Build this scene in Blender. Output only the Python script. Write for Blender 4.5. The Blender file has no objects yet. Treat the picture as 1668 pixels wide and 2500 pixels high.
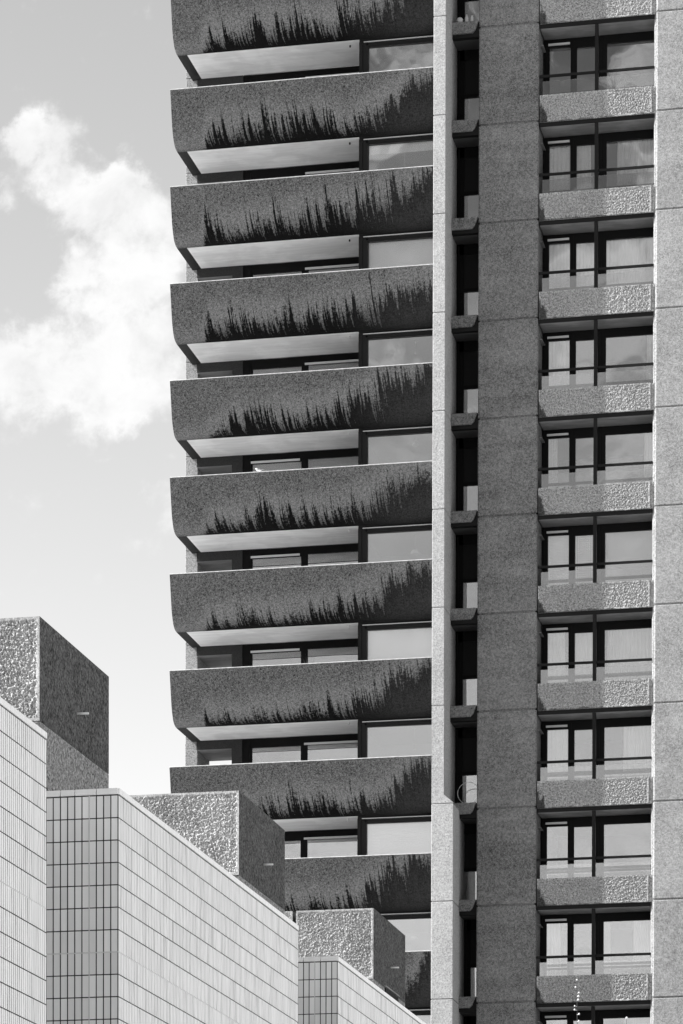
import bpy, math, random
from mathutils import Vector, noise
random.seed(7)
S = bpy.context.scene
COL = bpy.context.scene.collection
R = math.radians

# ---------------------------------------------------------------- helpers
class MB:
    def __init__(s): s.v=[]; s.f=[]; s.uv=[]; s.sm=[]
    def quad(s,a,b,c,d,uv=None,smooth=False):
        n=len(s.v); s.v+= [a,b,c,d]; s.f.append((n,n+1,n+2,n+3)); s.uv.append(uv or [(0,0)]*4); s.sm.append(smooth)
    def box(s,x0,x1,y0,y1,z0,z1):
        P=[(x0,y0,z0),(x1,y0,z0),(x1,y1,z0),(x0,y1,z0),(x0,y0,z1),(x1,y0,z1),(x1,y1,z1),(x0,y1,z1)]
        for q in ((0,1,5,4),(1,2,6,5),(2,3,7,6),(3,0,4,7),(4,5,6,7),(3,2,1,0)):
            s.quad(*[P[i] for i in q])
        return s
    def bevbox(s,x0,x1,y0,y1,z0,z1,b):
        # box whose four vertical edges and front top/bottom edges are chamfered by b
        pl=[(x0+b,y0),(x1-b,y0),(x1,y0+b),(x1,y1-b),(x1-b,y1),(x0+b,y1),(x0,y1-b),(x0,y0+b)]
        pi=[(x0+1.6*b,y0+b),(x1-1.6*b,y0+b),(x1-b,y0+1.6*b),(x1-b,y1-1.6*b),(x1-1.6*b,y1-b),(x0+1.6*b,y1-b),(x0+b,y1-1.6*b),(x0+b,y0+1.6*b)]
        h=min(b,.015); pi=[(x+(h if x<(x0+x1)/2 else -h),y+(h if y<(y0+y1)/2 else -h)) for x,y in pl]
        rings=[[(x,y,z0) for x,y in pi],[(x,y,z0+h) for x,y in pl],[(x,y,z1-h) for x,y in pl],[(x,y,z1) for x,y in pi]]
        n=len(s.v)
        for r in rings: s.v+=r
        for k in range(3):
            for i in range(8):
                j=(i+1)%8
                s.f.append((n+k*8+i,n+k*8+j,n+(k+1)*8+j,n+(k+1)*8+i)); s.uv.append([(0,0)]*4); s.sm.append(False)
        s.f.append(tuple(n+24+i for i in range(8))); s.uv.append([(0,0)]*8); s.sm.append(False)
        s.f.append(tuple(n+7-i for i in range(8))); s.uv.append([(0,0)]*8); s.sm.append(False)
        return s
    def grid(s,fn,nu,nv,uvf=None,smooth=True,flip=False):
        n=len(s.v)
        for j in range(nv+1):
            for i in range(nu+1): s.v.append(fn(i/nu,j/nv))
        for j in range(nv):
            for i in range(nu):
                q=[n+j*(nu+1)+i,n+j*(nu+1)+i+1,n+(j+1)*(nu+1)+i+1,n+(j+1)*(nu+1)+i]
                c=[(i/nu,j/nv),((i+1)/nu,j/nv),((i+1)/nu,(j+1)/nv),(i/nu,(j+1)/nv)]
                if flip: q.reverse(); c.reverse()
                s.f.append(tuple(q)); s.uv.append([uvf(*k) for k in c] if uvf else c); s.sm.append(smooth)
        return s
    def tube(s,pts,rad,n=8,cap=True):
        base=len(s.v); m=len(pts)
        for k,p in enumerate(pts):
            p=Vector(p); a=Vector(pts[max(k-1,0)]); b=Vector(pts[min(k+1,m-1)])
            t=(b-a).normalized(); up=Vector((0,0,1)) if abs(t.z)<.9 else Vector((1,0,0))
            u=t.cross(up).normalized(); w=t.cross(u).normalized()
            r=rad[k] if isinstance(rad,(list,tuple)) else rad
            for i in range(n):
                a_=2*math.pi*i/n; s.v.append(tuple(p+u*(r*math.cos(a_))+w*(r*math.sin(a_))))
        for k in range(m-1):
            for i in range(n):
                j=(i+1)%n
                s.f.append((base+k*n+i,base+k*n+j,base+(k+1)*n+j,base+(k+1)*n+i)); s.uv.append([(0,0)]*4); s.sm.append(True)
        if cap:
            s.f.append(tuple(base+i for i in range(n))[::-1]); s.uv.append([(0,0)]*n); s.sm.append(False)
            s.f.append(tuple(base+(m-1)*n+i for i in range(n))); s.uv.append([(0,0)]*n); s.sm.append(False)
        return s
    def lathe(s,cx,cy,prof,n=20):
        base=len(s.v); m=len(prof)
        for r,z in prof:
            for i in range(n):
                a=2*math.pi*i/n; s.v.append((cx+r*math.cos(a),cy+r*math.sin(a),z))
        for k in range(m-1):
            for i in range(n):
                j=(i+1)%n
                s.f.append((base+k*n+i,base+k*n+j,base+(k+1)*n+j,base+(k+1)*n+i)); s.uv.append([(0,0)]*4); s.sm.append(True)
        return s
    def build(s,name,mat,parent=None,off=(0,0,0),mats=None):
        me=bpy.data.meshes.new(name); me.from_pydata(s.v,[],s.f)
        me.materials.append(mat)
        ul=me.uv_layers.new(name='UVMap'); k=0; flat=[]
        for u in s.uv:
            for c in u: flat+= [c[0],c[1]]
        ul.data.foreach_set('uv',flat)
        me.polygons.foreach_set('use_smooth',s.sm); me.update()
        o=bpy.data.objects.new(name,me); COL.objects.link(o); o.location=off
        if parent:
            o.parent=parent; o.matrix_parent_inverse.identity()
            o.location=Vector(off)-parent_world(parent)
        return o
def parent_world(p):
    v=Vector(p.location)
    while p.parent: p=p.parent; v+=Vector(p.location)
    return v
def thing(name,label,cat,loc=(0,0,0),group=None):
    o=bpy.data.objects.new(name,None); COL.objects.link(o); o.location=loc; o['label']=label; o['category']=cat
    if group: o['group']=group
    o.empty_display_size=.3
    return o
def tag(o,label=None,cat=None,group=None,kind=None):
    if label: o['label']=label
    if cat: o['category']=cat
    if group: o['group']=group
    if kind: o['kind']=kind
    return o

# ---------------------------------------------------------------- materials
def newmat(name):
    m=bpy.data.materials.new(name); m.use_nodes=True; nt=m.node_tree
    for n in list(nt.nodes): nt.nodes.remove(n)
    out=nt.nodes.new('ShaderNodeOutputMaterial'); b=nt.nodes.new('ShaderNodeBsdfPrincipled')
    nt.links.new(b.outputs[0],out.inputs[0]); return m,nt,b,out
def N(nt,t,**k):
    n=nt.nodes.new(t)
    for a,v in k.items():
        if a.startswith('i_'):
            n.inputs[int(a[2:])].default_value=v
        else: setattr(n,a,v)
    return n
def M(nt,op,a,b=None,clamp=False):
    n=nt.nodes.new('ShaderNodeMath'); n.operation=op; n.use_clamp=clamp
    for i,x in enumerate((a,b)):
        if x is None: continue
        if isinstance(x,(int,float)): n.inputs[i].default_value=x
        else: nt.links.new(x,n.inputs[i])
    return n.outputs[0]
def noisef(nt,vec,scale,detail=2,rough=.5,dist=0,sc=None):
    if sc is not None:
        mp=nt.nodes.new('ShaderNodeMapping'); mp.inputs['Scale'].default_value=sc; nt.links.new(vec,mp.inputs[0]); vec=mp.outputs[0]
    n=nt.nodes.new('ShaderNodeTexNoise'); n.inputs['Scale'].default_value=scale; n.inputs['Detail'].default_value=detail
    n.inputs['Roughness'].default_value=rough; n.inputs['Distortion'].default_value=dist
    nt.links.new(vec,n.inputs['Vector']); return n.outputs['Fac']
def mrange(nt,v,a,b,c,d,smooth=True):
    n=nt.nodes.new('ShaderNodeMapRange'); n.interpolation_type='SMOOTHSTEP' if smooth else 'LINEAR'
    n.inputs[1].default_value=a; n.inputs[2].default_value=b; n.inputs[3].default_value=c; n.inputs[4].default_value=d
    nt.links.new(v,n.inputs[0]); return n.outputs[0]
def grey(nt,v):
    n=nt.nodes.new('ShaderNodeCombineColor')
    for i in range(3): nt.links.new(v,n.inputs[i])
    return n.outputs[0]
def gpos(nt):
    return nt.nodes.new('ShaderNodeNewGeometry').outputs['Position']
def bump(nt,b,h,strength,dist):
    n=nt.nodes.new('ShaderNodeBump'); n.inputs['Strength'].default_value=strength; n.inputs['Distance'].default_value=dist
    nt.links.new(h,n.inputs['Height']); nt.links.new(n.outputs[0],b.inputs['Normal'])
def plain(name,v,rough=.8,spec=.3,metal=0,var=0,vs=3):
    m,nt,b,_=newmat(name)
    b.inputs['Base Color'].default_value=(v,v,v,1); b.inputs['Roughness'].default_value=rough
    b.inputs['Specular IOR Level'].default_value=spec; b.inputs['Metallic'].default_value=metal
    if var:
        f=noisef(nt,gpos(nt),vs,5,.6); k=mrange(nt,f,.25,.75,v*(1-var),v*(1+var),False)
        nt.links.new(grey(nt,k),b.inputs['Base Color'])
    return m
def concrete(name,base,speck=.5,sscale=26,blot=.25,bstr=.5,bdist=.01,pits=True,brush=None):
    """bush-hammered concrete: pale aggregate specks in a darker matrix, broad weathering blotches"""
    m,nt,b,_=newmat(name); p=gpos(nt)
    f1=noisef(nt,p,sscale,3,.7); f2=noisef(nt,p,sscale*2.3,3,.75)
    s=M(nt,'ADD',M(nt,'MULTIPLY',M(nt,'SUBTRACT',f1,.5),1.3),M(nt,'MULTIPLY',M(nt,'SUBTRACT',f2,.5),2.3))
    s=M(nt,'MULTIPLY',s,speck*2)
    big=noisef(nt,p,.9,5,.6); k=M(nt,'MULTIPLY',M(nt,'SUBTRACT',big,.5),blot*2.2)
    if brush:
        br=noisef(nt,p,1.0,3,.6,0,brush); k=M(nt,'ADD',k,M(nt,'MULTIPLY',M(nt,'SUBTRACT',br,.5),.7))
    t=M(nt,'ADD',M(nt,'ADD',s,k),1.0)
    t=M(nt,'MAXIMUM',t,.12)
    if pits:
        v=nt.nodes.new('ShaderNodeTexVoronoi'); v.inputs['Scale'].default_value=5.5; nt.links.new(p,v.inputs['Vector'])
        pt=mrange(nt,v.outputs['Distance'],.05,.09,.35,1.0); t=M(nt,'MULTIPLY',t,pt)
    c=M(nt,'MULTIPLY',t,base); c=M(nt,'MINIMUM',c,.85)
    nt.links.new(grey(nt,c),b.inputs['Base Color'])
    b.inputs['Roughness'].default_value=.92; b.inputs['Specular IOR Level'].default_value=.15
    bump(nt,b,M(nt,'ADD',f1,M(nt,'MULTIPLY',f2,.5)),bstr,bdist)
    return m,nt,b,c

M_LIGHT=concrete('pale_concrete',.28,.7,17,.34,.45,.006)[0]
M_FIN=concrete('pale_fin_concrete',.38,.5,18,.2,.45,.006)[0]
M_PIERSHADE=concrete('bush_hammered_shade_toned_concrete',.165,.9,17,.36,.5,.008,True,(.35,.35,2.2))[0]  # darker copy of the pale pier concrete, the fin's shade put into it
M_HAM=concrete('pick_hammered_concrete',.38,.6,17,.6,.3,.005,False)[0]
M_BLKSHADE=concrete('shade_toned_block_side_concrete',.085,1.25,9,.35,.5,.01,False)[0]  # block concrete darkened for its shaded side, shade put into the colour
M_BLKLOW=concrete('pale_block_base_concrete',.25,1.1,8.5,.22,.5,.01,False)[0]  # block base in a paler tone than the side above it
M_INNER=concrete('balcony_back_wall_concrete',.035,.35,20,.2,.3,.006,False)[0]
M_LITEDGE=plain('sunlit_edge_tone',.5,.85,.2,0,.4,9)  # pale tone that puts the sunlit line into the balcony edge
M_SOFFIT=None
M_BLACK=plain('black_timber_frame',.006,.6,.08)
M_FRAME2=plain('dark_stained_window_frame',.011,.5,.15)
M_METAL=plain('dark_painted_steel',.009,.5,.15)
M_STRIP=plain('aluminium_trim',.55,.4,.5)
M_WHITE=plain('white_painted_trim',.78,.5,.4)
M_CEIL=plain('white_ceiling_paint',.85,.9,.2)
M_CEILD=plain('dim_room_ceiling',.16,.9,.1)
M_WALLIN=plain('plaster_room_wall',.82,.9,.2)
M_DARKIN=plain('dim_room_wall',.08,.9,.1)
M_CURT=plain('pale_curtain_cloth',.85,.9,.1,0,.08,4)
M_BLIND=plain('white_roller_blind_cloth',.88,.9,.1)
M_TIN=plain('dark_flashing',.012,.6,.1)
M_CLAY=plain('pale_glazed_pottery',.45,.6,.4,0,.2,20)
M_LEAF=plain('dark_leaf',.05,.6,.3)
M_BARK=plain('twig_bark',.07,.8,.2)
M_BUD=plain('white_bud',.8,.7,.2)
M_GULLW=plain('white_plumage',.85,.8,.1)
M_GULLG=plain('dark_plumage',.05,.8,.1)

def soffit_mat(name,v,dark):
    m,nt,b,_=newmat(name); p=gpos(nt)
    f=noisef(nt,p,1.1,5,.55,.4); s=noisef(nt,p,1.0,4,.6,0,(.6,5,1))
    st=mrange(nt,f,.42,.62,1,0); st=M(nt,'ADD',M(nt,'MULTIPLY',st,.6),M(nt,'MULTIPLY',mrange(nt,s,.35,.6,0,1),.4))
    c=M(nt,'ADD',M(nt,'MULTIPLY',st,-(v-dark)),v)
    nt.links.new(grey(nt,c),b.inputs['Base Color']); b.inputs['Roughness'].default_value=.9
    return m
M_SOFFIT=soffit_mat('white_painted_soffit',.90,.72)
M_SOFFIT2=soffit_mat('grey_painted_soffit',.26,.17)

def balcony_mat():
    """exposed aggregate parapet with dark algae streaks that climb from the lower edge (height given per vertex)"""
    m,nt,b,_=newmat('streaked_balcony_concrete'); p=gpos(nt)
    at=nt.nodes.new('ShaderNodeAttribute'); at.attribute_name='stain'; h=at.outputs['Fac']
    uvn=nt.nodes.new('ShaderNodeUVMap'); uvn.uv_map='UVMap'; sep=nt.nodes.new('ShaderNodeSeparateXYZ'); nt.links.new(uvn.outputs[0],sep.inputs[0])
    u=sep.outputs[0]; v=sep.outputs[1]
    # streaks lean: shift sideways with height
    us=M(nt,'SUBTRACT',u,M(nt,'MULTIPLY',v,-.2))
    cb=nt.nodes.new('ShaderNodeCombineXYZ'); nt.links.new(us,cb.inputs[0]); nt.links.new(v,cb.inputs[1])
    n1=noisef(nt,cb.outputs[0],1.0,2,.5,0,(2.2,.5,1)); n2=noisef(nt,cb.outputs[0],1.0,3,.65,0,(7,.55,1)); n3=noisef(nt,cb.outputs[0],1.0,3,.7,0,(22,1.6,1))
    al=nt.nodes.new('ShaderNodeAttribute'); al.attribute_name='along'
    amp=mrange(nt,al.outputs['Fac'],.7,.97,1.0,.30)
    j=M(nt,'ADD',M(nt,'ADD',M(nt,'MULTIPLY',M(nt,'SUBTRACT',n1,.5),1.9),M(nt,'MULTIPLY',M(nt,'SUBTRACT',n2,.5),3.0)),M(nt,'MULTIPLY',M(nt,'SUBTRACT',n3,.5),3.2))
    hh=M(nt,'MULTIPLY',h,M(nt,'ADD',M(nt,'MULTIPLY',j,amp),.98))
    gr1=noisef(nt,p,13,4,.8); hh=M(nt,'ADD',hh,M(nt,'MULTIPLY',M(nt,'SUBTRACT',gr1,.5),mrange(nt,h,0,.15,.0,.85)))
    mask=mrange(nt,M(nt,'SUBTRACT',hh,v),-.09,.13,0,1)
    # always damp along the drip edge, and a thin damp film under the fringe
    low=M(nt,'MULTIPLY',mrange(nt,v,.02,.13,1,0),mrange(nt,h,.02,.15,0,1))
    film=M(nt,'MULTIPLY',mrange(nt,M(nt,'SUBTRACT',h,v),-.02,.4,0,.55),1.0)
    mask=M(nt,'MAXIMUM',M(nt,'MAXIMUM',mask,low),film)
    edge=mrange(nt,M(nt,'SUBTRACT',hh,v),.0,.45,0,1)      # deep inside the stain
    f1=noisef(nt,p,16,4,.8); f2=noisef(nt,p,34,3,.75)
    s=M(nt,'ADD',M(nt,'MULTIPLY',M(nt,'SUBTRACT',f1,.5),3.6),M(nt,'MULTIPLY',M(nt,'SUBTRACT',f2,.5),4.6))
    big=M(nt,'MULTIPLY',M(nt,'SUBTRACT',noisef(nt,p,.8,4,.6),.5),.5)
    # rain-washed pale zone just above the streaks
    wash=mrange(nt,M(nt,'ABSOLUTE',M(nt,'SUBTRACT',v,M(nt,'ADD',h,.12))),0,.35,.45,0)
    t=M(nt,'MAXIMUM',M(nt,'ADD',M(nt,'ADD',M(nt,'ADD',1,s),big),wash),.1)
    clean=M(nt,'MULTIPLY',t,.118)
    green=mrange(nt,al.outputs['Fac'],.6,.92,.006,.030)
    st=M(nt,'MULTIPLY',M(nt,'MAXIMUM',M(nt,'ADD',1,M(nt,'MULTIPLY',s,.6)),.2),M(nt,'MULTIPLY',green,M(nt,'ADD',.55,M(nt,'MULTIPLY',edge,.45))))
    mx=nt.nodes.new('ShaderNodeMix'); nt.links.new(mask,mx.inputs[0]); nt.links.new(clean,mx.inputs[2]); nt.links.new(st,mx.inputs[3])
    nt.links.new(grey(nt,M(nt,'MINIMUM',mx.outputs[0],.7)),b.inputs['Base Color'])
    b.inputs['Roughness'].default_value=.95; b.inputs['Specular IOR Level'].default_value=.1
    bump(nt,b,M(nt,'ADD',f1,M(nt,'MULTIPLY',f2,.5)),.55,.012)
    return m
M_BALC=balcony_mat()

def spandrel_stain():
    m,nt,b,c=concrete('hammered_spandrel_concrete',.31,.95,17,.2,.3,.005,False)
    uvn=nt.nodes.new('ShaderNodeUVMap'); sep=nt.nodes.new('ShaderNodeSeparateXYZ'); nt.links.new(uvn.outputs[0],sep.inputs[0])
    u,v=sep.outputs[0],sep.outputs[1]; p=gpos(nt)
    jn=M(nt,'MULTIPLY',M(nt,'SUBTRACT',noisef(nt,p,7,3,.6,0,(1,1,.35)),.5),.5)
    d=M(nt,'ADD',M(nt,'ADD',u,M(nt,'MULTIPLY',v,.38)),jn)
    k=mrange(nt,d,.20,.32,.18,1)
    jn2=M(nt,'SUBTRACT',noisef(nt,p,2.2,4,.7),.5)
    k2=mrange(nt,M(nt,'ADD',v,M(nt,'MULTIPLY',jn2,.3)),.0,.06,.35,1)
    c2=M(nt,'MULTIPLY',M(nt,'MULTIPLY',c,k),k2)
    nt.links.new(grey(nt,c2),b.inputs['Base Color']); return m
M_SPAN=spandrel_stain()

def glass_mat(name,refl,tint=.85):
    m,nt,b,out=newmat(name); nt.nodes.remove(b)
    tr=nt.nodes.new('ShaderNodeBsdfTransparent'); tr.inputs[0].default_value=(tint,tint,tint,1)
    gl=nt.nodes.new('ShaderNodeBsdfGlossy'); gl.inputs['Roughness'].default_value=.0; gl.inputs[0].default_value=(.95,.95,.95,1)
    fr=nt.nodes.new('ShaderNodeFresnel'); fr.inputs[0].default_value=1.5
    f=M(nt,'ADD',M(nt,'MULTIPLY',fr.outputs[0],1.0),refl,True)
    n=noisef(nt,gpos(nt),.9,1,.5); bp=nt.nodes.new('ShaderNodeBump'); bp.inputs['Strength'].default_value=.12; bp.inputs['Distance'].default_value=.02
    nt.links.new(n,bp.inputs['Height']); nt.links.new(bp.outputs[0],gl.inputs['Normal'])
    mx=nt.nodes.new('ShaderNodeMixShader'); nt.links.new(f,mx.inputs[0]); nt.links.new(tr.outputs[0],mx.inputs[1]); nt.links.new(gl.outputs[0],mx.inputs[2])
    nt.links.new(mx.outputs[0],out.inputs[0]); return m
M_GLASS=glass_mat('window_glass',.24,.98)
M_GLASSB=glass_mat('balustrade_glass',.18,.8)

def tile_mat(name,v):
    m,nt,b,_=newmat(name); p=gpos(nt)
    at=nt.nodes.new('ShaderNodeAttribute'); at.attribute_name='tone'
    f=noisef(nt,p,.5,4,.6); s=noisef(nt,p,1,4,.6,0,(9,9,.35))
    k=M(nt,'ADD',M(nt,'ADD',v,M(nt,'MULTIPLY',M(nt,'SUBTRACT',at.outputs['Fac'],.5),.13)),M(nt,'MULTIPLY',M(nt,'SUBTRACT',f,.5),.16))
    k=M(nt,'ADD',k,M(nt,'MULTIPLY',M(nt,'SUBTRACT',s,.5),.16))
    nt.links.new(grey(nt,k),b.inputs['Base Color']); b.inputs['Roughness'].default_value=.28; b.inputs['Specular IOR Level'].default_value=.6
    return m
M_TILE=tile_mat('white_glazed_tile',.84)
M_GROUT=plain('dark_tile_joint',.035,.9,.1,0,.4,8)
M_GROUTL=plain('pale_mastic_joint',.75,.8,.2)
M_GROUND=plain('brick_paving',.37,.9,.2,0,.25,.6)

# ---------------------------------------------------------------- ground
g=MB(); g.quad((-1500,-900,-1.6),(1500,-900,-1.6),(1500,2200,-1.6),(-1500,2200,-1.6))
tag(g.build('ground',M_GROUND),kind='structure')

# ---------------------------------------------------------------- tower
Y0=123.71; H=2.85
tower=thing('apartment_tower','tall concrete apartment tower with curved projecting balconies and dark window bays','building',(-18.4,Y0+3,-1.6))
T=tower
XL,XR=-26.29,-18.46
PROF=[(0,0),(.05,-.15),(.12,-.42),(.20,-.70),(.28,-.97),(.35,-1.12),(.43,-1.24),(.53,-1.36),(.66,-1.44),(.82,-1.485),(1.04,-1.5)]
ST={0:[(.10,0),(.12,.3),(.35,.42),(.6,.36),(.75,.5),(.9,.8),(1,.95)],
1:[(.11,0),(.13,.35),(.3,.4),(.5,.38),(.58,.47),(.66,.22),(.76,.45),(.86,.6),(.95,.85),(1,.92)],
2:[(.11,0),(.12,.5),(.15,.3),(.3,.35),(.5,.45),(.7,.5),(.85,.65),(1,.9)],
3:[(.11,0),(.13,.4),(.3,.4),(.5,.4),(.7,.5),(.85,.6),(1,.75)],
4:[(.12,0),(.14,.12),(.25,.38),(.5,.36),(.7,.5),(.85,.75),(1,.97)],
5:[(.10,0),(.14,.25),(.3,.35),(.6,.33),(.75,.5),(.85,.75),(1,.82)],
6:[(.11,0),(.13,.25),(.3,.30),(.4,.26),(.6,.36),(.75,.5),(.9,.78),(1,.98)],
7:[(.11,0),(.13,.32),(.18,.2),(.4,.30),(.6,.32),(.75,.42),(.9,.75),(1,.99)],
8:[(.15,0),(.2,.25),(.35,.34),(.6,.34),(.74,.36),(.85,.5),(.9,.8),(1,.95)],
9:[(.15,0),(.2,.25),(.6,.3),(.7,.35),(.8,.6),(.92,.82),(1,.98)],
10:[(.15,0),(.2,.25),(.75,.4),(.93,.5),(.96,.85),(1,.97)]}
def interp(t,x):
    if x<=t[0][0]: return t[0][1]
    for a,b in zip(t,t[1:]):
        if x<=b[0]: return a[1]+(b[1]-a[1])*(x-a[0])/(b[0]-a[0])
    return t[-1][1]
L_=[0]
for a,b in zip(PROF,PROF[1:]): L_.append(L_[-1]+math.hypot(b[0]-a[0],b[1]-a[1]))
yb=Y0+.1
ords=['topmost','second','third','fourth','fifth','sixth','seventh','eighth','ninth','tenth','lowest']
def ordp(i): return 'topmost' if i==0 else ('lowest' if i==10 else ords[i]+'-from-top')
balconies=[]
for i in range(11):
    zt=45.26-H*i
    m=MB(); NU=80; NP=len(PROF)-1
    def pf(t):
        k=t*NP; a=min(int(k),NP-1); f=k-a
        return (PROF[a][0]+(PROF[a+1][0]-PROF[a][0])*f, PROF[a][1]+(PROF[a+1][1]-PROF[a][1])*f, L_[a]+(L_[a+1]-L_[a])*f)
    LT=L_[-1]
    def fn(u,v):
        d,z,_=pf(1-v); return (XL+(XR-XL)*u, yb+d, zt+z)
    # rounded profile front; uv: metres along + per-balcony offset, height fraction
    m.grid(fn,NU,NP*1,lambda u,v:(u*(XR-XL)+i*13.37, 1-pf(1-v)[2]/LT),True)
    nfront=len(m.v)
    # inside face, top, ends (parapet .28 thick following the same curve)
    def fi(u,v):
        d,z,_=pf(1-v); return (XL+(XR-XL)*u, yb+d+.26, zt+z+(.0 if z>-.3 else .16))
    m.grid(fi,1,NP,lambda u,v:(0,.5),True,True)
    m.quad((XL,yb,zt),(XR,yb,zt),(XR,yb+.26,zt),(XL,yb+.26,zt),[(0,1.5)]*4)
    for X,fl in ((XL,0),(XR,1)):
        for a,b in zip(PROF,PROF[1:]):
            q=[(X,yb+a[0],zt+a[1]),(X,yb+b[0],zt+b[1]),(X,yb+b[0]+.26,zt+b[1]+(.0 if b[1]>-.3 else .16)),(X,yb+a[0]+.26,zt+a[1]+(.0 if a[1]>-.3 else .16))]
            if fl: q.reverse()
            m.quad(*q,[(.2,.9)]*4)
    o=m.build('balcony',M_BALC,T)
    # shift uv per balcony so that no two carry the same streaks
    uvd=o.data.uv_layers[0].data
    at=o.data.attributes.new('stain','FLOAT','POINT')
    at.data.foreach_set('value',[ (min(1,1.06*interp(ST[i],(v[0]-XL)/(XR-XL))) if n<nfront else 0) for n,v in enumerate(m.v)])
    a2=o.data.attributes.new('along','FLOAT','POINT'); a2.data.foreach_set('value',[(v[0]-XL)/(XR-XL) for v in m.v])
    o['label']='weathered '+ordp(i)+' balcony front with dark streaks'
    balconies.append(o)
    # left end wall and its soffit rim
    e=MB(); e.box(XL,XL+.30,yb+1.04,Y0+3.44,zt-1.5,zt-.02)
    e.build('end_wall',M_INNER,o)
    r=MB(); r.grid(lambda u,v:(XL+.12+.15*u+.012*math.sin(v*23+i)+.02*noise.noise((u*2,v*6,i)), yb+1.12+v*1.75, zt-1.506+.003*u),3,14)
    r.build('dark_patch',M_TIN,o)  # dark uneven sheet under the end wall
    # thin pale cap, the sunlit top edge put into its colour
    c=MB(); c.bevbox(XL-.004,XR,yb-.012,yb+.275,zt+.002,zt+.024,.008)
    c.build('coping',M_LITEDGE,o)  # not a real coping, a pale strip standing in for the sunlit top edge
    # floor slab / soffit
    s=MB(); s.box(XL+.30,-20.82,yb+1.04,Y0+3.25,zt-1.51,zt-1.28); 
    s.build('soffit',M_SOFFIT,o)
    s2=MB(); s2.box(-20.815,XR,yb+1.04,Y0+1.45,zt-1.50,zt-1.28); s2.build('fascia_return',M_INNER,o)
    # small soffit lamp bracket
    l=MB(); l.lathe(-21.15,Y0+1.5,[(0,zt-1.58),(.02,zt-1.57),(.03,zt-1.55),(.02,zt-1.53),(.02,zt-1.51)],10)
    l.build('soffit_lamp',M_STRIP if i not in(0,1,2) else M_TIN,o)
    # ---- big picture window below this balcony
    z1=zt-1.62; z0=zt-H-.9
    w=MB()
    w.box(-20.82,-20.55,Y0+1.16,Y0+1.34,z0,z1+.05)         # corner post
    w.box(-20.79,-20.72,Y0+1.12,Y0+1.16,z0,z1)
    w.box(-20.55,-18.46,Y0+1.19,Y0+1.34,z1-.10,z1+.02)     # head
    w.box(-20.61,-18.46,Y0+1.16,Y0+1.19,z1-.055,z1+.0)
    w.box(-20.55,-18.46,Y0+1.19,Y0+1.34,z0,z0+.1)
    w.box(-18.50,-18.44,Y0+1.19,Y0+1.34,z0+.1,z1-.10)
    w.box(-20.82,-18.46,Y0+1.2,Y0+1.34,z1+.05,zt-1.505)
    w.box(-20.82,-20.74,Y0+1.34,Y0+3.35,z0,z1+.11)          # return wall of the projecting room
    wf=w.build('picture_window',M_FRAME2,T)
    f=MB(); f.box(-20.68,-18.46,Y0+1.13,Y0+1.19,zt-1.585,zt-1.565); f.build('head_flashing',M_STRIP,wf)
    gq=MB(); gq.box(-20.55,-18.50,Y0+1.26,Y0+1.268,z0+.1,z1-.10); gq.build('pane',M_GLASS,wf)
    # ---- recessed sliding windows at the back of the balcony
    w=MB(); ys=Y0+3.28; zh=zt-1.52; zb=zt-H-.9
    for a,b in ((-24.71,-24.41),(-22.91,-22.71),(-21.02,-20.83)): w.box(a,b,ys,ys+.12,zb,zh)
    w.box(-24.41,-22.91,ys,ys+.12,zh-.27,zh); w.box(-22.71,-21.02,ys,ys+.12,zh-.22,zh)
    w.box(-24.41,-22.91,ys,ys+.12,zb,zb+.1); w.box(-22.71,-21.02,ys,ys+.12,zb,zb+.1)
    w.box(-24.60,-24.47,ys-.03,ys,zb,zh-.08)
    wf=w.build('sliding_window',M_BLACK,T)
    tr=MB(); a0=(-22.80,-21.0) if i!=5 and i!=6 and i!=4 else (-24.45,-22.95)
    tr.box(a0[0],a0[1],ys-.04,ys,zh-.26,zh-.20); tr.build('trickle_vent',M_STRIP,wf)
    for a,b in ((-24.41,-22.91),(-22.71,-21.02)):
        gq=MB(); gq.box(a,b,ys+.05,ys+.058,zb+.1,zh-.20 if a<-23 else zh-.2); gq.build('pane',M_GLASS,wf)
    # ---- concrete back wall with the escape opening
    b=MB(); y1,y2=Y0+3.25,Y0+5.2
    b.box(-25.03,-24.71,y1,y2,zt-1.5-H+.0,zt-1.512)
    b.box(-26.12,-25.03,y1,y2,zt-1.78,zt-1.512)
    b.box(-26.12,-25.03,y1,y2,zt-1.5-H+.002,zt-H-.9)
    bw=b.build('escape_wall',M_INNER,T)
    q=MB(); q.box(-26.11,-25.04,y1+.03,y2-.02,zt-1.79,zt-1.782); q.build('opening_soffit',M_SOFFIT2,bw)
# far-left rear pier (front face lit)
def storey_stack(m,x0,x1,y0,y1,zj,zbot,ztop,b=.03,gap=.014):
    zs=[z for z in zj if zbot<z<ztop]; zs=[ztop]+zs+[zbot]
    for a,c in zip(zs,zs[1:]): m.bevbox(x0,x1,y0,y1,c+gap/2,a-gap/2,b)
    m.box(x0+.05,x1-.05,y0+.05,y1-.05,zbot+.01,ztop-.05)
    return m
JZ=[43.84-H*k for k in range(-3,17)]
m=MB(); storey_stack(m,-26.50,-26.12,Y0+3.4,Y0+5.25,JZ,-1.6,53.2,.012); m.build('rear_pier',M_LIGHT,T)
# slab-like fin beside the balconies, narrow above, wide below with a splayed step
m=MB()
zs=[53.2]+[z for z in JZ if z>21.2]
for a,c in zip(zs,zs[1:]): m.bevbox(-18.44,-18.08,Y0,Y0+2.6,c+.011,a-.011,.012)
m.bevbox(-18.44,-18.08,Y0,Y0+2.6,21.29,23.89-.007+0.0,.012) if False else None
za=zs[-1]-.007
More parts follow.
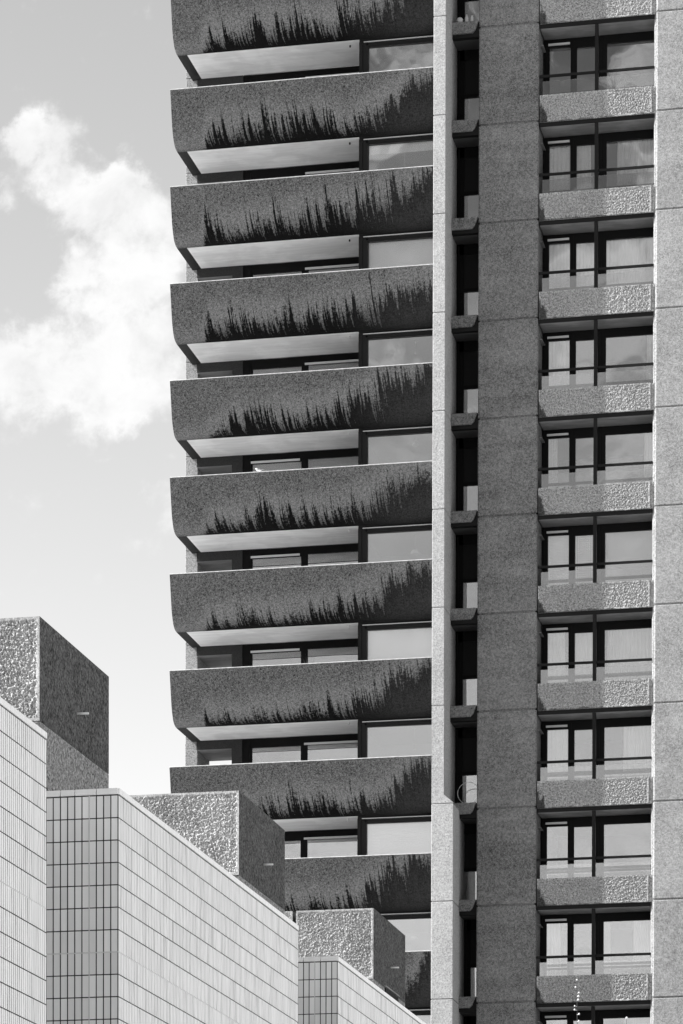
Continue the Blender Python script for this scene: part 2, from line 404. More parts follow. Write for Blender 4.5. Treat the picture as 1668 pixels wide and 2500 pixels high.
# last narrow storey with splay to the wide part
X0,X1,X2=-18.44,-18.08,-17.80; ya,yc=Y0,Y0+2.6
fr=[(X0,21.051),(X2,21.051),(X2,21.06),(X1,21.30),(X1,za),(X0,za)]
m.v; n=len(m.v)
m.v+=[(x,ya,z) for x,z in fr]+[(x,yc,z) for x,z in fr]
m.f.append(tuple(n+k for k in range(6))); m.uv.append([(0,0)]*6); m.sm.append(False)
m.f.append(tuple(n+11-k for k in range(6))); m.uv.append([(0,0)]*6); m.sm.append(False)
for k in range(6):
    k2=(k+1)%6; m.f.append((n+k,n+6+k,n+6+k2,n+k2)); m.uv.append([(0,0)]*4); m.sm.append(False)
zs=[21.040]+[z for z in JZ if z<20.9]+[-1.6]
for a,c in zip(zs,zs[1:]): m.bevbox(-18.44,-17.80,Y0,Y0+2.6,c+.011,a-.011,.012)
m.box(-18.40,-18.12,Y0+.04,Y0+2.5,-1.6,53.1)
m.build('fin_wall',M_FIN,T)
# main piers
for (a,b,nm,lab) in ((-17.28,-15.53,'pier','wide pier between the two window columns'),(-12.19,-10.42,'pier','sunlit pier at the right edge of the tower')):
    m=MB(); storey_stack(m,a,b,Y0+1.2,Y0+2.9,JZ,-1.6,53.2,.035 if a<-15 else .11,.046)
    o=m.build(nm,M_PIERSHADE if a<-15 else M_LIGHT,T); o['label']=lab

def hammered(m,x0,x1,z0,z1,y,step,amp,freq,seed,rim=.035):
    nu=int((x1-x0)/step); nv=int((z1-z0)/step)
    def fn(u,v):
        x=x0+(x1-x0)*u; z=z0+(z1-z0)*v
        d=min(x-x0,x1-x,z-z0,z1-z); k=max(0,min(1,(d-rim)/.02)) if d>1e-6 else 0
        # slanting pick marks
        p=Vector(((x*.8+z*.25)*freq+seed*3.7,(z*.75-x*.2)*freq*.8,seed*1.3))
        h=.75*noise.noise(p+Vector((noise.noise(p*.6),0,0)))+.75*noise.noise(p*1.9+Vector((5,1,9)))+.3*noise.noise(p*3.3)
        return (x,y+(.35*amp-amp*h)*k if k else y-0.0,z)
    m.grid(fn,nu,nv,lambda u,v:(u*(x1-x0),v),True)
# window bays ------------------------------------------------------------
def pleat(x0,x1,y,z0,z1,n,amp,flare,seed):
    m=MB()
    def fn(u,v):
        xx=x0+(x1-x0)*u; s=math.sin(u*n*2*math.pi+seed+.8*math.sin(u*5+seed)+.3*v)
        return (xx+flare*(1-v)*(u-.5)*0.2+.01*s, y+amp*s*(.6+.5*(1-v)), z0+(z1-z0)*v)
    m.grid(fn,max(16,int(n*8)),5); 
    # hem thickness
    return m
def bayname(j): return 'topmost' if j==0 else ('lowest' if j==10 else ords[j])+' window bay from the top' if j else 'topmost window bay'
BAY={1:[('L',0,1),('M',0,.62),('R',.2,1)],2:[('L',0,1),('M',.0,.9),('R',0,1)],3:[('L',0,.95),('R',.82,1)],4:[('L',0,.42),('R',.78,1)],
     6:[('L',0,.8),('M',.0,.95),('R',.05,1)],7:[('L',0,1),('R',.37,1)],9:[('L',0,.62),('R',.0,.12),('R',.6,1)],10:[('R',.4,1)]}
PANE={'L':(-15.34,-14.72),'M':(-14.54,-13.90),'R':(-13.66,-12.2)}
PN={'L':'left','M':'middle','R':'right'}
for j in range(-1,11):
    zs=44.57-H*j       # top of spandrel above bay j (j=-1: only the bay glimpsed above the frame)
    if j>=0:
        sp=MB(); x0,x1=-15.50,-12.25; ysp=Y0+1.22
        hammered(sp,x0,x1,zs-.79,zs,ysp,.0135,.027,38,j+2)
        for q in (((x0,ysp,zs),(x1,ysp,zs),(x1,ysp+.2,zs),(x0,ysp+.2,zs)),((x0,ysp+.2,zs-.79),(x1,ysp+.2,zs-.79),(x1,ysp,zs-.79),(x0,ysp,zs-.79)),
                  ((x0,ysp,zs-.79),(x0,ysp,zs),(x0,ysp+.2,zs),(x0,ysp+.2,zs-.79)),((x1,ysp+.2,zs-.79),(x1,ysp+.2,zs),(x1,ysp,zs),(x1,ysp,zs-.79)),
                  ((x1,ysp+.2,zs-.79),(x0,ysp+.2,zs-.79),(x0,ysp+.2,zs),(x1,ysp+.2,zs))):
            sp.quad(*q,[(1.5,.9)]*4)
        sp.box(-12.26,-12.15,ysp+.03,ysp+.18,zs-.785,zs-.01); sp.uv[-6:]=[[(3.0,.9)]*4 for _ in range(6)]
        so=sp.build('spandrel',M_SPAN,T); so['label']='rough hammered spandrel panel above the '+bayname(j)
        s=MB(); s.box(-15.5,-12.19,Y0+1.25,Y0+1.31,zs-.905,zs-.792); s.build('drip_edge',M_TIN,so)
        s=MB(); s.box(-15.49,-12.20,Y0+1.31,Y0+2.6,zs-.92,zs-.6); s.build('soffit',M_SOFFIT2,so)
        # ledge plate beside the pier
        s=MB(); s.box(-15.52,-15.44,Y0+1.55,Y0+2.2,zs-1.30,zs-1.28); s.build('side_ledge',M_SOFFIT2,so)
        # balustrade on the next spandrel
        zn=zs-H
        rl=MB(); rl.box(-15.52,-12.19,ysp+.06,ysp+.12,zn+.525,zn+.595)
        rl.box(-13.90,-13.80,ysp+.02,ysp+.14,zn+.003,zs-.922) 
        ro=rl.build('railing',M_METAL,T)
        for a,b in ((-15.42,-13.905),(-13.795,-12.2)):
            gq=MB(); gq.box(a,b,ysp+.08,ysp+.09,zn+.004,zn+.41); gq.build('glass_panel',M_GLASSB,ro)
        # window frame
        w=MB(); yw=Y0+2.22; zt_=zs-.93; zb=zn-.1
        w.box(-15.50,-15.34,yw,yw+.14,zb,zt_); w.box(-15.34,-14.72,yw,yw+.12,zs-1.17,zt_); w.box(-14.72,-14.54,yw,yw+.14,zb,zt_)
        w.box(-14.68,-14.62,yw-.02,yw,zb,zt_-.06)
        w.box(-14.54,-13.93,yw,yw+.12,zs-1.21,zt_); w.box(-13.93,-13.66,yw,yw+.14,zb,zt_); w.box(-13.86,-13.80,yw-.02,yw,zb,zt_-.05)
        w.box(-13.66,-12.19,yw,yw+.12,zs-1.17,zt_)
        for a,b in ((-15.34,-14.72),(-14.54,-13.93),(-13.66,-12.19)): w.box(a,b,yw+.01,yw+.10,zn+.30,zn+.36); w.box(a,b,yw,yw+.12,zb,zb+.08)
        wf=w.build('bay_window',M_BLACK,T)
        s=MB(); s.box(-15.37,-14.74,yw-.05,yw,zs-1.115,zs-1.055); s.build('vent_box',M_STRIP,wf)
        for a,b,t_ in ((-15.34,-14.72,1.17),(-14.54,-13.93,1.21),(-13.66,-12.19,1.17)):
            gq=MB(); gq.box(a,b,yw+.05,yw+.058,zb+.08,zs-t_); gq.build('pane',M_GLASS,wf)
        for (pn,a,b) in BAY.get(j,[]):
            p0,p1=PANE[pn]; xa,xb=p0+(p1-p0)*a,p0+(p1-p0)*b
            c=pleat(xa,xb,yw+.20,zn+.0,zs-.98,max(3,(xb-xa)/.10),.042,.3,j+ord(pn)); o=c.build('curtain',M_CURT)
            side=' strip' if (pn=='R' and b<.3) else ''
            tag(o,'pale pleated curtain'+side+', '+('left edge of the ' if side else '')+PN[pn]+' pane, '+bayname(j),'curtain','curtains in the window bays')
        if j==5:
            b=MB()
            for k in range(40): b.box(-15.33,-14.73,yw+.16,yw+.175,zn+.01+k*.043,zn+.01+k*.043+.036)
            tag(b.build('slatted_blind',M_BLIND),'lowered slatted white blind behind the left pane of the sixth window bay from the top','blind','blinds in the windows')
            b=MB()
            for k in range(28): b.box(-14.53,-13.92,yw+.16,yw+.17,zn+.01+k*.062,zn+.04+k*.062)
            for k in range(10): b.box(-14.53+k*.064,-14.50+k*.064,yw+.175,yw+.185,zn+.01,zn+1.74)
            tag(b.build('grid_blind',M_BLIND),'grid-woven pale blind behind the middle pane of the sixth window bay from the top','blind','blinds in the windows')
            b=MB(); b.grid(lambda u,v:(-13.64+1.42*u,yw+.2+.004*math.sin(u*20),zn+.0+v*1.8),20,4); b.tube([(-13.64,yw+.2,zn+1.83),(-12.22,yw+.2,zn+1.83)],.03)
            tag(b.build('roller_blind',M_BLIND),'wide white roller blind pulled down behind the right pane of the sixth window bay','blind','blinds in the windows')
    # ---- narrow bay between fin and pier
    ms=MB(); xr=-17.28; xl=-18.08 if zs-.535>21.1 else -17.80
    zm=zs-.535
    fr=[(xl,zm-.33),(xr-.20,zm-.33),(xr-.12,zm-.25),(xr-.03,zm-.02),(xr-.02,zm),(xl,zm)]
    n=0; ms.v+=[(x,Y0+1.2,z) for x,z in fr]+[(x,Y0+1.5,z) for x,z in fr]
    ms.f.append(tuple(range(6))); ms.uv.append([(1.5,.9)]*6); ms.sm.append(False)
    for k in range(6):
        k2=(k+1)%6; ms.f.append((k,6+k,6+k2,k2)); ms.uv.append([(1.5,.9)]*4); ms.sm.append(False)
    mo=ms.build('narrow_spandrel',M_PIERSHADE,T)
    s=MB(); s.box(xl,xr,Y0+1.28,Y0+1.5,zm-.44,zm-.335); s.box(xr-.22,xr,Y0+1.3,Y0+1.5,zm-.335,zm); s.build('drip_edge',M_TIN,mo)
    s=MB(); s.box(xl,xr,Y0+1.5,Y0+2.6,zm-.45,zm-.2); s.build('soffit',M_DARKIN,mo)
    w=MB(); ym=Y0+2.3; zb=zm-H
    w.box(xl,-17.86 if xl<-18 else -17.6,ym,ym+.12,zb,zm-.45); w.box(xl,xr,ym-.02,ym+.1,zb+1.0,zb+1.09); w.box(xl+.04,xl+.09,ym-.05,ym,zb,zm-.5)
    w.box(xl,xr,ym,ym+.12,zm-.75,zm-.45)
    w.box(-17.86 if xl<-18 else -17.6,xr,ym+.0,ym+.1,zb-.1,zb+.06)
    for k in range(5): w.box(xl+.11,xl+.15,ym-.04,ym,zb+.1+k*.2,zb+.14+k*.2)
    wf=w.build('narrow_window',M_BLACK,T)
    xa=-17.86 if xl<-18 else -17.6
    gq=MB(); gq.box(xa,xr,ym+.04,ym+.048,zb+.06,zb+1.0); gq.build('pane',M_GLASS,wf)
    gq=MB(); gq.box(xa,xr,ym+.04,ym+.05,zb+1.09,zm-.75); gq.build('upper_pane',M_TIN,wf)
# room interiors behind the glass
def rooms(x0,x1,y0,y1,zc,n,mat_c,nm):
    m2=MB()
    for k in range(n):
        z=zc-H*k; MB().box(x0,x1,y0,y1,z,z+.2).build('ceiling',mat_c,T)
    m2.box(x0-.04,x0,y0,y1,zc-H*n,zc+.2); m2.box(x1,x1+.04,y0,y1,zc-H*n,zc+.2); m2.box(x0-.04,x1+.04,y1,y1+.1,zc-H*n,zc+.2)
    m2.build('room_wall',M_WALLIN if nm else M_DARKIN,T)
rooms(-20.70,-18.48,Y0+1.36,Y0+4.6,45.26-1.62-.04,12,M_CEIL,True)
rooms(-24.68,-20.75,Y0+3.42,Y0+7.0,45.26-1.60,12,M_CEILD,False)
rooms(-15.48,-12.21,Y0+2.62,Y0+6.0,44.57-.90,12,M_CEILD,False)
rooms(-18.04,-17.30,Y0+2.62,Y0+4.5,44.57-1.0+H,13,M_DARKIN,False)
# contents of the picture windows
def bz(i): return 45.26-H*i
def full_blind(i,kind,label):
    z1=bz(i)-1.73; z0=z1-1.9
    m=MB()
    if kind=='slat':
        for k in range(42): m.box(-20.53,-18.52,Y0+1.42,Y0+1.435,z0+k*.045,z0+k*.045+.038)
    elif kind=='vert':
        for k in range(22): m.box(-20.53+k*.092,-20.53+k*.092+.08,Y0+1.42+.01*(k%2),Y0+1.43+.01*(k%2),z0,z1)
    elif kind=='top':
        m.grid(lambda u,v:(-20.53+2.01*u,Y0+1.42,z1-.22+v*.22),2,2); m.tube([(-20.53,Y0+1.42,z1-.225),(-18.52,Y0+1.42,z1-.225)],.012)
        m.tube([(-19.5,Y0+1.40,z1-.22),(-19.5,Y0+1.40,z1-.62)],.008); m.tube([(-19.5,Y0+1.40,z1-.60),(-19.5,Y0+1.40,z1-.66)],.018)
    else:
        m.grid(lambda u,v:(-20.53+2.01*u,Y0+1.42+.004*math.sin(9*u),z0+v*(z1-z0)),10,2); m.tube([(-20.53,Y0+1.44,z1),(-18.52,Y0+1.44,z1)],.03)
    tag(m.build('window_blind',M_BLIND),label,'blind','blinds in the windows')
full_blind(1,'top','roller blind barely lowered with a pull cord in the second picture window from the top')
full_blind(2,'full','plain white blind filling the third picture window from the top')
full_blind(6,'full','plain white blind filling the seventh picture window from the top')
full_blind(8,'slat','fine slatted blind filling the ninth picture window from the top')
full_blind(10,'vert','vertical slat blind in the lowest picture window beside the fin wall')
def pendant(i,drop,r,label,nm='pendant_lamp',x=-19.25,y=2.0):
    zc=bz(i)-1.67
    t=thing(nm,label,'lamp',(x,Y0+y,zc),'lamps hanging in the picture windows')
    m=MB(); m.tube([(x,Y0+y,zc),(x,Y0+y,zc-drop)],.006,6); m.lathe(x,Y0+y,[(0,zc-.03),(.05,zc-.03),(.05,zc)],12); m.build('cord',M_WHITE,t)
    m=MB(); pr=[(.02,zc-drop)]+[(r*math.sin(a*math.pi/16),zc-drop-r*(1-math.cos(a*math.pi/16))*.9) for a in range(1,9)]; m.lathe(x,Y0+y,pr,24); 
    pr2=[(p[0]*.96,p[1]-.006) for p in pr][::-1]; m.lathe(x,Y0+y,pr2,24); m.build('lamp_shade',M_WHITE,t)
pendant(0,.38,.17,'pendant lamp with wide white shade in the topmost picture window')
pendant(3,.30,.05,'small hanging ornament lamp in the fourth picture window from the top')
pendant(4,.12,.10,'shallow ceiling lamp in the fifth picture window from the top')
pendant(5,.42,.15,'white dome pendant lamp on a long cord in the sixth picture window from the top')
pendant(7,.62,.04,'bare cord lamp hanging in the eighth picture window from the top')
pendant(9,.45,.10,'small white pendant lamp in the dark tenth picture window from the top')
# bird on the balcony edge
def bird(x,y,z,s=1):
    t=thing('bird','small white and grey bird perched on the sixth balcony edge facing left','bird',(x,y,z))
    m=MB()
    secs=[(-.13,.165,.004),(-.105,.17,.022),(-.085,.17,.034),(-.06,.155,.036),(-.03,.115,.052),(.03,.095,.066),(.09,.09,.062),(.15,.098,.042),(.22,.112,.018),(.27,.118,.004)]
    m.tube([(x+a*s,y,z+b*s) for a,b,_ in secs],[c*s for *_,c in secs],12); m.build('body',M_GULLW,t)
    m=MB()
    for sy in (-1,1):
        m.grid(lambda u,v:(x+s*(-.01+.25*u),y+sy*s*(.058-.05*u*u+.008*math.sin(v*3.1)),z+s*(.075+.07*v*(1-.75*u)+.03*u)),8,4)
    m.build('wing',M_GULLG,t)
    m=MB(); m.tube([(x-.125*s,y,z+.167*s),(x-.165*s,y,z+.155*s)],[.01*s,.003*s],6); m.build('beak',M_GULLG,t)
    m=MB()
    for sy in (-.025,.025): m.tube([(x+.03*s,y+sy*s,z+.05*s),(x+.03*s,y+sy*s,z)],.006,6)
    m.build('leg',M_GULLG,t)
bird(-23.66,yb+.12,bz(5)+.037,.62)
# spiky plant behind balcony eight
def spiky(x,y,z,n,h,label,nm='potted_plant'):
    t=thing(nm,label,'plant',(x,y,z))
    m=MB(); m.lathe(x,y,[(0,z),(.09,z),(.13,z+.22),(.115,z+.22),(.11,z+.19),(0,z+.19)],16); m.build('pot',M_CLAY,t)
    m=MB()
    for k in range(n):
        a=random.uniform(0,6.28); l=h*random.uniform(.6,1); sp=random.uniform(.1,.5)*l
        m.grid(lambda u,v:(x+math.cos(a)*sp*v*v+(u-.5)*.05*(1-v)*math.sin(a),y+math.sin(a)*sp*v*v-(u-.5)*.05*(1-v)*math.cos(a),z+.18+l*v),2,6)
    m.build('leaves',M_LEAF,t)
spiky(-22.2,Y0+.75,bz(7)-.75,14,1.15,'spiky potted plant poking above the eighth balcony front')
spiky(-13.4,Y0+1.75,44.57-H-.2,16,.7,'leafy potted plant behind the glass balustrade of the topmost window bay')
# ornaments on the top narrow spandrel
def ornament(nm,prof,x,label):
    z=44.57-.535+.0; m=MB(); m.lathe(x,Y0+1.3,[(r,z+h) for r,h in prof],16); tag(m.build(nm,M_CLAY),label,'ornament','ornaments on the top narrow ledge')
ornament('stone_bowl',[(0,0),(.05,0),(.09,.04),(.10,.10),(.07,.15),(.02,.17),(0,.17)],-17.86,'squat rough bowl at the left of the narrow top ledge')
ornament('vase',[(0,0),(.045,0),(.055,.05),(.05,.14),(.02,.22),(.006,.26),(0,.26)],-17.66,'pale pointed vase in the middle of the narrow top ledge')
ornament('jar',[(0,0),(.04,0),(.05,.06),(.045,.13),(.03,.17),(.035,.19),(0,.19)],-17.50,'dull grey jar at the right of the narrow top ledge')
# hoop on the ledge of the narrow bay above the splayed step
zh=44.57-H*8-.535+.33+.02
m=MB(); m.tube([(-17.60+.32*math.cos(a*math.pi/24),Y0+1.75,zh+.02+.32*math.sin(a*math.pi/24)) for a in range(49)],.009,6,False)
tag(m.build('hoop',M_WHITE),'thin pale hoop standing in the narrow window bay above the splayed fin','hoop')

# ---------------------------------------------------------------- tiled building
TB=thing('tiled_building','low building with sawtooth walls of white glazed tiles in front of the tower','building',(-16,65,-1.6))
ZT=10.271; TH=.3115; 
def tilewall(axis,a0,a1,fixed,pitch,zt,zb,label=None,light_cols=(),flip=1):
    """axis 'x': wall in plane y=fixed facing -y; axis 'y': wall in plane x=fixed facing +x"""
    m=MB(); tones=[]; j=.017 if axis=='x' else .026; gl=MB()
    ncol=max(1,round((a1-a0)/pitch)); pw=(a1-a0)/ncol
    z=zt-.096; row=0
    while z>zb:
        h=TH if row else .315
        zl=z-h
        for c in range(ncol):
            p0=a0+c*pw+j*.5; p1=a0+(c+1)*pw-j*.5
            tz=random.gauss(0,.0009); tx=random.gauss(0,.0009); d=.008
            zz0,zz1=zl+.008,z-.008
            if axis=='x':
                m.quad((p0,fixed-d-tx-tz,zz0),(p1,fixed-d+tx-tz,zz0),(p1,fixed-d+tx+tz,zz1),(p0,fixed-d-tx+tz,zz1))
                m.quad((p0,fixed-d,zz1),(p1,fixed-d,zz1),(p1,fixed,zz1),(p0,fixed,zz1)); m.quad((p0,fixed,zz0),(p1,fixed,zz0),(p1,fixed-d,zz0),(p0,fixed-d,zz0))
                m.quad((p0,fixed,zz0),(p0,fixed-d,zz0),(p0,fixed-d,zz1),(p0,fixed,zz1)); m.quad((p1,fixed-d,zz0),(p1,fixed,zz0),(p1,fixed,zz1),(p1,fixed-d,zz1))
            else:
                m.quad((fixed+d+tx+tz,p0,zz0),(fixed+d-tx+tz,p1,zz0),(fixed+d-tx-tz,p1,zz1),(fixed+d+tx-tz,p0,zz1))
                m.quad((fixed+d,p0,zz1),(fixed+d,p1,zz1),(fixed,p1,zz1),(fixed,p0,zz1)); m.quad((fixed,p0,zz0),(fixed,p1,zz0),(fixed+d,p1,zz0),(fixed+d,p0,zz0))
                m.quad((fixed,p0,zz0),(fixed+d,p0,zz0),(fixed+d,p0,zz1),(fixed,p0,zz1)); m.quad((fixed+d,p1,zz0),(fixed,p1,zz0),(fixed,p1,zz1),(fixed+d,p1,zz1))
            tones+=[random.random()]*20
        if row==6:   # pale mastic course
            if axis=='x': gl.box(a0,a1,fixed-.0065,fixed,zl-.006,zl+.006)
            else: gl.box(fixed,fixed+.0065,a0,a1,zl-.006,zl+.006)
        z=zl; row+=1
    for c in light_cols:
        p=a0+c*pw
        if axis=='x': gl.box(p-.0055,p+.0055,fixed-.0072,fixed,z,zt-.09)
        else: gl.box(fixed,fixed+.0072,p-.0055,p+.0055,z,zt-.09)
    o=m.build('tile_cladding',M_TILE,TB)
    at=o.data.attributes.new('tone','FLOAT','POINT'); at.data.foreach_set('value',tones)
    if gl.v: gl.build('mastic_joint',M_GROUTL,o)
    # coping tiles
    c=MB(); pos=a0; k=0
    while pos<a1-.001:
        w=(pitch*3 if k%3 else pitch*2); w=min(w,a1-pos)
        if axis=='x': c.bevbox(pos+.004,pos+w-.004,fixed-.02,fixed+.30,zt-.086,zt,.006)
        else: c.bevbox(fixed-.30,fixed+.02,pos+.004+(0.30 if k==0 and False else 0),pos+w-.004,zt-.086,zt,.006)
        pos+=w; k+=1
    c2=c.build('coping',M_TILE,o)
    at=c2.data.attributes.new('tone','FLOAT','POINT'); at.data.foreach_set('value',[.5+.5*random.random() if True else 0 for _ in c.v])
    return o
PX_=.1034
XW=-13.047; PER=18.1
core=MB()
for k in range(-1,4):
    ya=58.0+PER*k; ye=72.08+PER*k if k>=0 else 53.72
    if k==-1: ya=41.0
    tilewall('y',ya,ye,XW,PX_,ZT,3.4 if k<2 else 7.0,light_cols=(14,) if k==-1 else (70,) if k==0 else ())
    core.box(XW-3.0,XW,ya,ye,-1.6,ZT-.004 if False else ZT-.09)
    if k>=0:
        x0=XW-7.24*0-PX_*16
        tilewall('x',XW-PX_*16,XW-.0,ya,PX_,ZT,4.5 if k<2 else 7.0,light_cols=(12,))
core.build('wall_core',M_GROUT,TB)

# ---------------------------------------------------------------- concrete blocks on the roof behind
def block(y,x0,x1,depth,label,seed,slot=False,spout=True):
    t=thing('concrete_block',label,'rooftop block',(x1-.5,y+depth/2,-1.6),'rough concrete blocks behind the tiled wall')
    m=MB(); zt,zm=15.83,14.02
    hammered(m,x0,x1,zm,zt,y,.013 if x1-x0<4.05 and y>60 else .06,.042,38,seed,.05)
    m.quad((x0,y,zt),(x1,y,zt),(x1,y+depth,zt),(x0,y+depth,zt)); m.quad((x0,y+depth,zm),(x0,y,zm),(x0,y,zt),(x0,y+depth,zt)); m.quad((x1,y+depth,zm),(x0,y+depth,zm),(x0,y+depth,zt),(x1,y+depth,zt))
    m.quad((x0,y+depth,zm),(x1,y+depth,zm),(x1,y,zm),(x0,y,zm))
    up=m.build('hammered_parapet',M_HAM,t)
    s=MB()
    if slot:
        ya,yb_=110.2,112.2
        for (a,b,c,d) in ((y,y+depth,14.02,zt-.0),): s.quad((x1+.004,a,c),(x1+.004,b,c),(x1+.004,b,d),(x1+.004,a,d))
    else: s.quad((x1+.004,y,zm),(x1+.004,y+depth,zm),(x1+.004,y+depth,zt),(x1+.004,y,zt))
    s.build('side_face',M_BLKSHADE,t)
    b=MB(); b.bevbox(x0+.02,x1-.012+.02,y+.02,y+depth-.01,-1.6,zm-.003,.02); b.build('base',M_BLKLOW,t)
    if slot:
        w=MB(); w.box(x1-.05,x1+.04,110.2,112.3,13.2,14.0); w.build('slot_window',M_TIN,t)
        w=MB(); w.box(x1-.05,x1+.06,110.1,112.4,14.025,14.06); w.build('slot_lintel',M_LIGHT,t)
    if spout:
        w=MB(); w.tube([(x1-.05,y+2.85,14.665),(x1+.22,y+2.85,14.66)],.02,10); w.build('drain_spout',M_WHITE,t)
block(72.2,-20.6,-17.65,5.45,'rough concrete block nearest the left edge, tallest against the sky',3)
block(54.1,-21.8,-17.65,5.45,'unseen rough concrete block added left of the frame to shade the tiled wall',41)  # added out of view, its shade falls on the first tiled return
block(90.35,-21.4,-17.65,5.45,'rough concrete block in the middle, partly covering the lower balconies',9)
block(108.4,-19.67,-17.65,5.3,'rough concrete block lowest and rightmost, beside the fin wall, with a slot window',21,True)
block(108.4,-21.2,-19.76,5.3,'sliver of rough concrete block left of a narrow gap, mostly behind the middle block',33,False,False)

# ---------------------------------------------------------------- budding branches at lower right
def branch(x,y,zt,zb,label,seed,side):
    rnd=random.Random(seed)
    t=thing('budding_branch',label,'branch',(x,y,zb),'budding branches at the bottom right')
    pts=[]; n=16
    for k in range(n+1):
        f=k/n; pts.append((x+.16*(1-f)**1*side+.012*math.sin(k*1.7),y+.02*math.sin(k),zb+(zt-zb)*f))
    m=MB(); m.tube(pts,[.012*(1-k/n)+.0035 for k in range(n+1)],6); m.build('stem',M_BARK,t)
    m=MB()
    L=zt-zb; q=0; d=0.0
    while d<1.5:
        fz=1-d/L; k=min(int(fz*n),n-1); g_=fz*n-k
        px=pts[k][0]+(pts[k+1][0]-pts[k][0])*g_; pz=zt-d; sx=0 if q==0 else rnd.choice((-1,1))*rnd.uniform(.012,.034)
        rr=rnd.uniform(.011,.017)
        if sx: m.tube([(px,y,pz-.01),(px+sx,y,pz)],.003,5)
        m.lathe(px+sx,y,[(0,pz-rr),(rr*.8,pz-rr*.5),(rr,pz),(rr*.7,pz+rr*.7),(0,pz+rr*1.3)],8)
        q+=1; d+=rnd.uniform(.05,.11)
    m.build('buds',M_BUD,t)
branch(-6.888,60.0,7.648,-1.6,'long thin twig with white buds crossing the lowest spandrel',1,1.1)
branch(-6.189,60.0,7.093,-1.6,'short thin twig tip with white buds at the bottom edge near the right pier',2,-.5)

# ---------------------------------------------------------------- sun, sky
az=math.atan2(.27,1.0); el=R(43)
Ld=Vector((math.cos(az)*math.cos(el),math.sin(az)*math.cos(el),-math.sin(el)))
sd=bpy.data.lights.new('sun','SUN'); sd.energy=5; sd.angle=R(.5); sd.color=(1,1,1)
so=bpy.data.objects.new('sun',sd); COL.objects.link(so); so.rotation_euler=Ld.to_track_quat('-Z','Y').to_euler(); so.location=(-60,40,80)

f=10334.; PXc=-49.; HY=3720.; pit=f/386000.; PYc=HY+f*math.tan(pit); th=math.atan((2632-PXc)/f*math.cos(pit))
def ray(x,y):
    a=(x-PXc)/f; b=-(y-PYc)/f; fy=math.cos(pit)+b*math.sin(pit); uz=-math.sin(pit)+b*math.cos(pit)
    return Vector((a*math.cos(th)-fy*math.sin(th),a*math.sin(th)+fy*math.cos(th),uz))
W=bpy.data.worlds.new('World'); S.world=W; W.use_nodes=True; nt=W.node_tree
for n in list(nt.nodes): nt.nodes.remove(n)
out=nt.nodes.new('ShaderNodeOutputWorld'); bg=nt.nodes.new('ShaderNodeBackground'); nt.links.new(bg.outputs[0],out.inputs[0])
sky=nt.nodes.new('ShaderNodeTexSky'); sky.sky_type='NISHITA'; sky.sun_disc=False; sky.sun_elevation=el; sky.sun_rotation=math.atan2(-Ld.x,-Ld.y); sky.air_density=1.0; sky.dust_density=1.5
sc=nt.nodes.new('ShaderNodeSeparateColor'); nt.links.new(sky.outputs[0],sc.inputs[0])
base=M(nt,'ADD',M(nt,'MULTIPLY',sc.outputs[0],.75),M(nt,'MULTIPLY',sc.outputs[1],.25))    # black and white film behind a red filter
tc=nt.nodes.new('ShaderNodeTexCoord'); sp=nt.nodes.new('ShaderNodeSeparateXYZ'); nt.links.new(tc.outputs['Generated'],sp.inputs[0])
yy=M(nt,'MAXIMUM',sp.outputs[1],.05)
cx=M(nt,'DIVIDE',sp.outputs[0],yy); cz=M(nt,'DIVIDE',sp.outputs[2],yy)
cb=nt.nodes.new('ShaderNodeCombineXYZ'); nt.links.new(cx,cb.inputs[0]); nt.links.new(cz,cb.inputs[1]); P=cb.outputs[0]
def nz(vec,scale,det,rough,dist=0,colour=False):
    n=nt.nodes.new('ShaderNodeTexNoise'); n.inputs['Scale'].default_value=scale; n.inputs['Detail'].default_value=det; n.inputs['Roughness'].default_value=rough; n.inputs['Distortion'].default_value=dist
    nt.links.new(vec,n.inputs['Vector']); return n.outputs['Color' if colour else 'Fac']
wv=nt.nodes.new('ShaderNodeVectorMath'); wv.operation='SUBTRACT'; nt.links.new(nz(P,60,7,.65,0,True),wv.inputs[0]); wv.inputs[1].default_value=(.5,.5,.5)
ws=nt.nodes.new('ShaderNodeVectorMath'); ws.operation='SCALE'; nt.links.new(wv.outputs[0],ws.inputs[0]); ws.inputs['Scale'].default_value=.020
wa=nt.nodes.new('ShaderNodeVectorMath'); wa.operation='ADD'; nt.links.new(P,wa.inputs[0]); nt.links.new(ws.outputs[0],wa.inputs[1])
BL=[(230,290,125,1),(110,330,90,.9),(210,480,125,1),(410,380,60,.55),(545,500,90,1),(350,640,130,1.1),(550,660,170,1.2),(700,760,150,1.1),(290,940,90,.85),(450,950,150,.9),(620,1020,190,.95),(220,1130,90,.6),(100,1320,170,1),(300,1320,180,1.1),(500,1350,190,1.2),(700,1300,170,1.1),(480,1490,110,.9),(90,1570,100,.6),(330,1600,110,.35),(690,1760,70,.6),(640,1850,50,.5),(740,1920,90,.75),(620,2100,90,.4),(20,540,60,.6),(10,330,60,.5),(-60,1300,150,1)]
acc=None
for (bx,by,br,st) in BL:
    x=bx*.574; y=150+by*.574; r=ray(x,y); c=(r.x/r.y,r.z/r.y,0); rr=br*.574/10334*1.08*1.7
    dn=nt.nodes.new('ShaderNodeVectorMath'); dn.operation='DISTANCE'; nt.links.new(wa.outputs[0],dn.inputs[0]); dn.inputs[1].default_value=c
    e=mrange(nt,dn.outputs['Value'],0,rr,st,0)
    acc=e if acc is None else M(nt,'ADD',acc,e)
acc=M(nt,'MINIMUM',acc,1.15)
fb=nz(P,95,9,.62,.2)
den=M(nt,'ADD',acc,M(nt,'MULTIPLY',M(nt,'SUBTRACT',fb,.5),2.3))
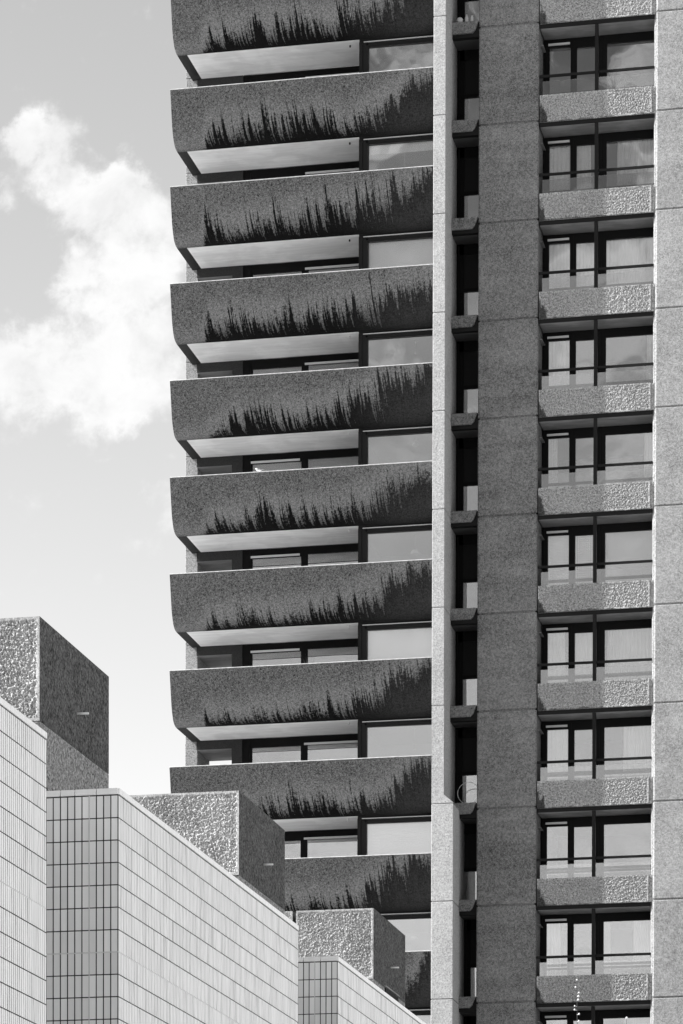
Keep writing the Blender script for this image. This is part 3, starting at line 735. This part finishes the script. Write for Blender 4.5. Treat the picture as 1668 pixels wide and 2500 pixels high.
tex=nz(P,55,8,.6,.3); front=mrange(nt,den,.2,1.25,0,1); front=M(nt,'MULTIPLY',front,mrange(nt,tex,.3,.6,.62,1.0))
inf=mrange(nt,sp.outputs[1],.3,.6,0,1)
front=M(nt,'MULTIPLY',front,inf)
fwd=mrange(nt,sp.outputs[1],-.35,.15,0,1)
gen=nz(tc.outputs['Generated'],4.5,8,.6,.3)
gb=M(nt,'MAXIMUM',mrange(nt,gen,.50,.68,0,.45),mrange(nt,nz(tc.outputs['Generated'],26,9,.65,.8),.46,.62,0,.75)); gf=mrange(nt,gen,.38,.58,0,1)  # gf: unseen clouds added to the side sky to brighten the tiled walls
gm=M(nt,'ADD',M(nt,'MULTIPLY',gb,M(nt,'SUBTRACT',1,fwd)),M(nt,'MULTIPLY',gf,fwd)); gm=M(nt,'MULTIPLY',gm,M(nt,'SUBTRACT',1,inf))
cl=M(nt,'MAXIMUM',front,gm)
SK=dict(cloud=4.35)
grf=mrange(nt,sp.outputs[2],.13,.36,1.52,1.30,False)     # hazy bright sky ahead, brighter towards the horizon
grb=mrange(nt,sp.outputs[2],.08,.34,1.75,.32)             # sky behind the camera, dimmed higher up to cut fill
gr=M(nt,'ADD',M(nt,'MULTIPLY',grf,fwd),M(nt,'MULTIPLY',grb,M(nt,'SUBTRACT',1,fwd)))
base2=M(nt,'MULTIPLY',base,gr)
mx=nt.nodes.new('ShaderNodeMix'); nt.links.new(cl,mx.inputs[0]); nt.links.new(base2,mx.inputs[2]); mx.inputs[3].default_value=SK['cloud']
cc=nt.nodes.new('ShaderNodeCombineColor')
for i in range(3): nt.links.new(mx.outputs[0],cc.inputs[i])
nt.links.new(cc.outputs[0],bg.inputs[0]); bg.inputs[1].default_value=.1

# ---------------------------------------------------------------- camera
cd=bpy.data.cameras.new('camera'); cam=bpy.data.objects.new('camera',cd); COL.objects.link(cam); S.camera=cam
cd.sensor_fit='HORIZONTAL'; cd.sensor_width=36; cd.lens=f/1668*36
cd.shift_x=(834-PXc)/1668; cd.shift_y=(PYc-1250)/1668
cam.location=(0,0,0); cam.rotation_euler=(R(90)-pit,0,th)
cd.clip_start=.5; cd.clip_end=5000
S.view_settings.view_transform='Standard'; S.view_settings.look='None'; S.view_settings.exposure=1.2; S.view_settings.gamma=1
S.render.engine='CYCLES'
S.cycles.max_bounces=8; S.cycles.diffuse_bounces=4; S.cycles.transparent_max_bounces=16
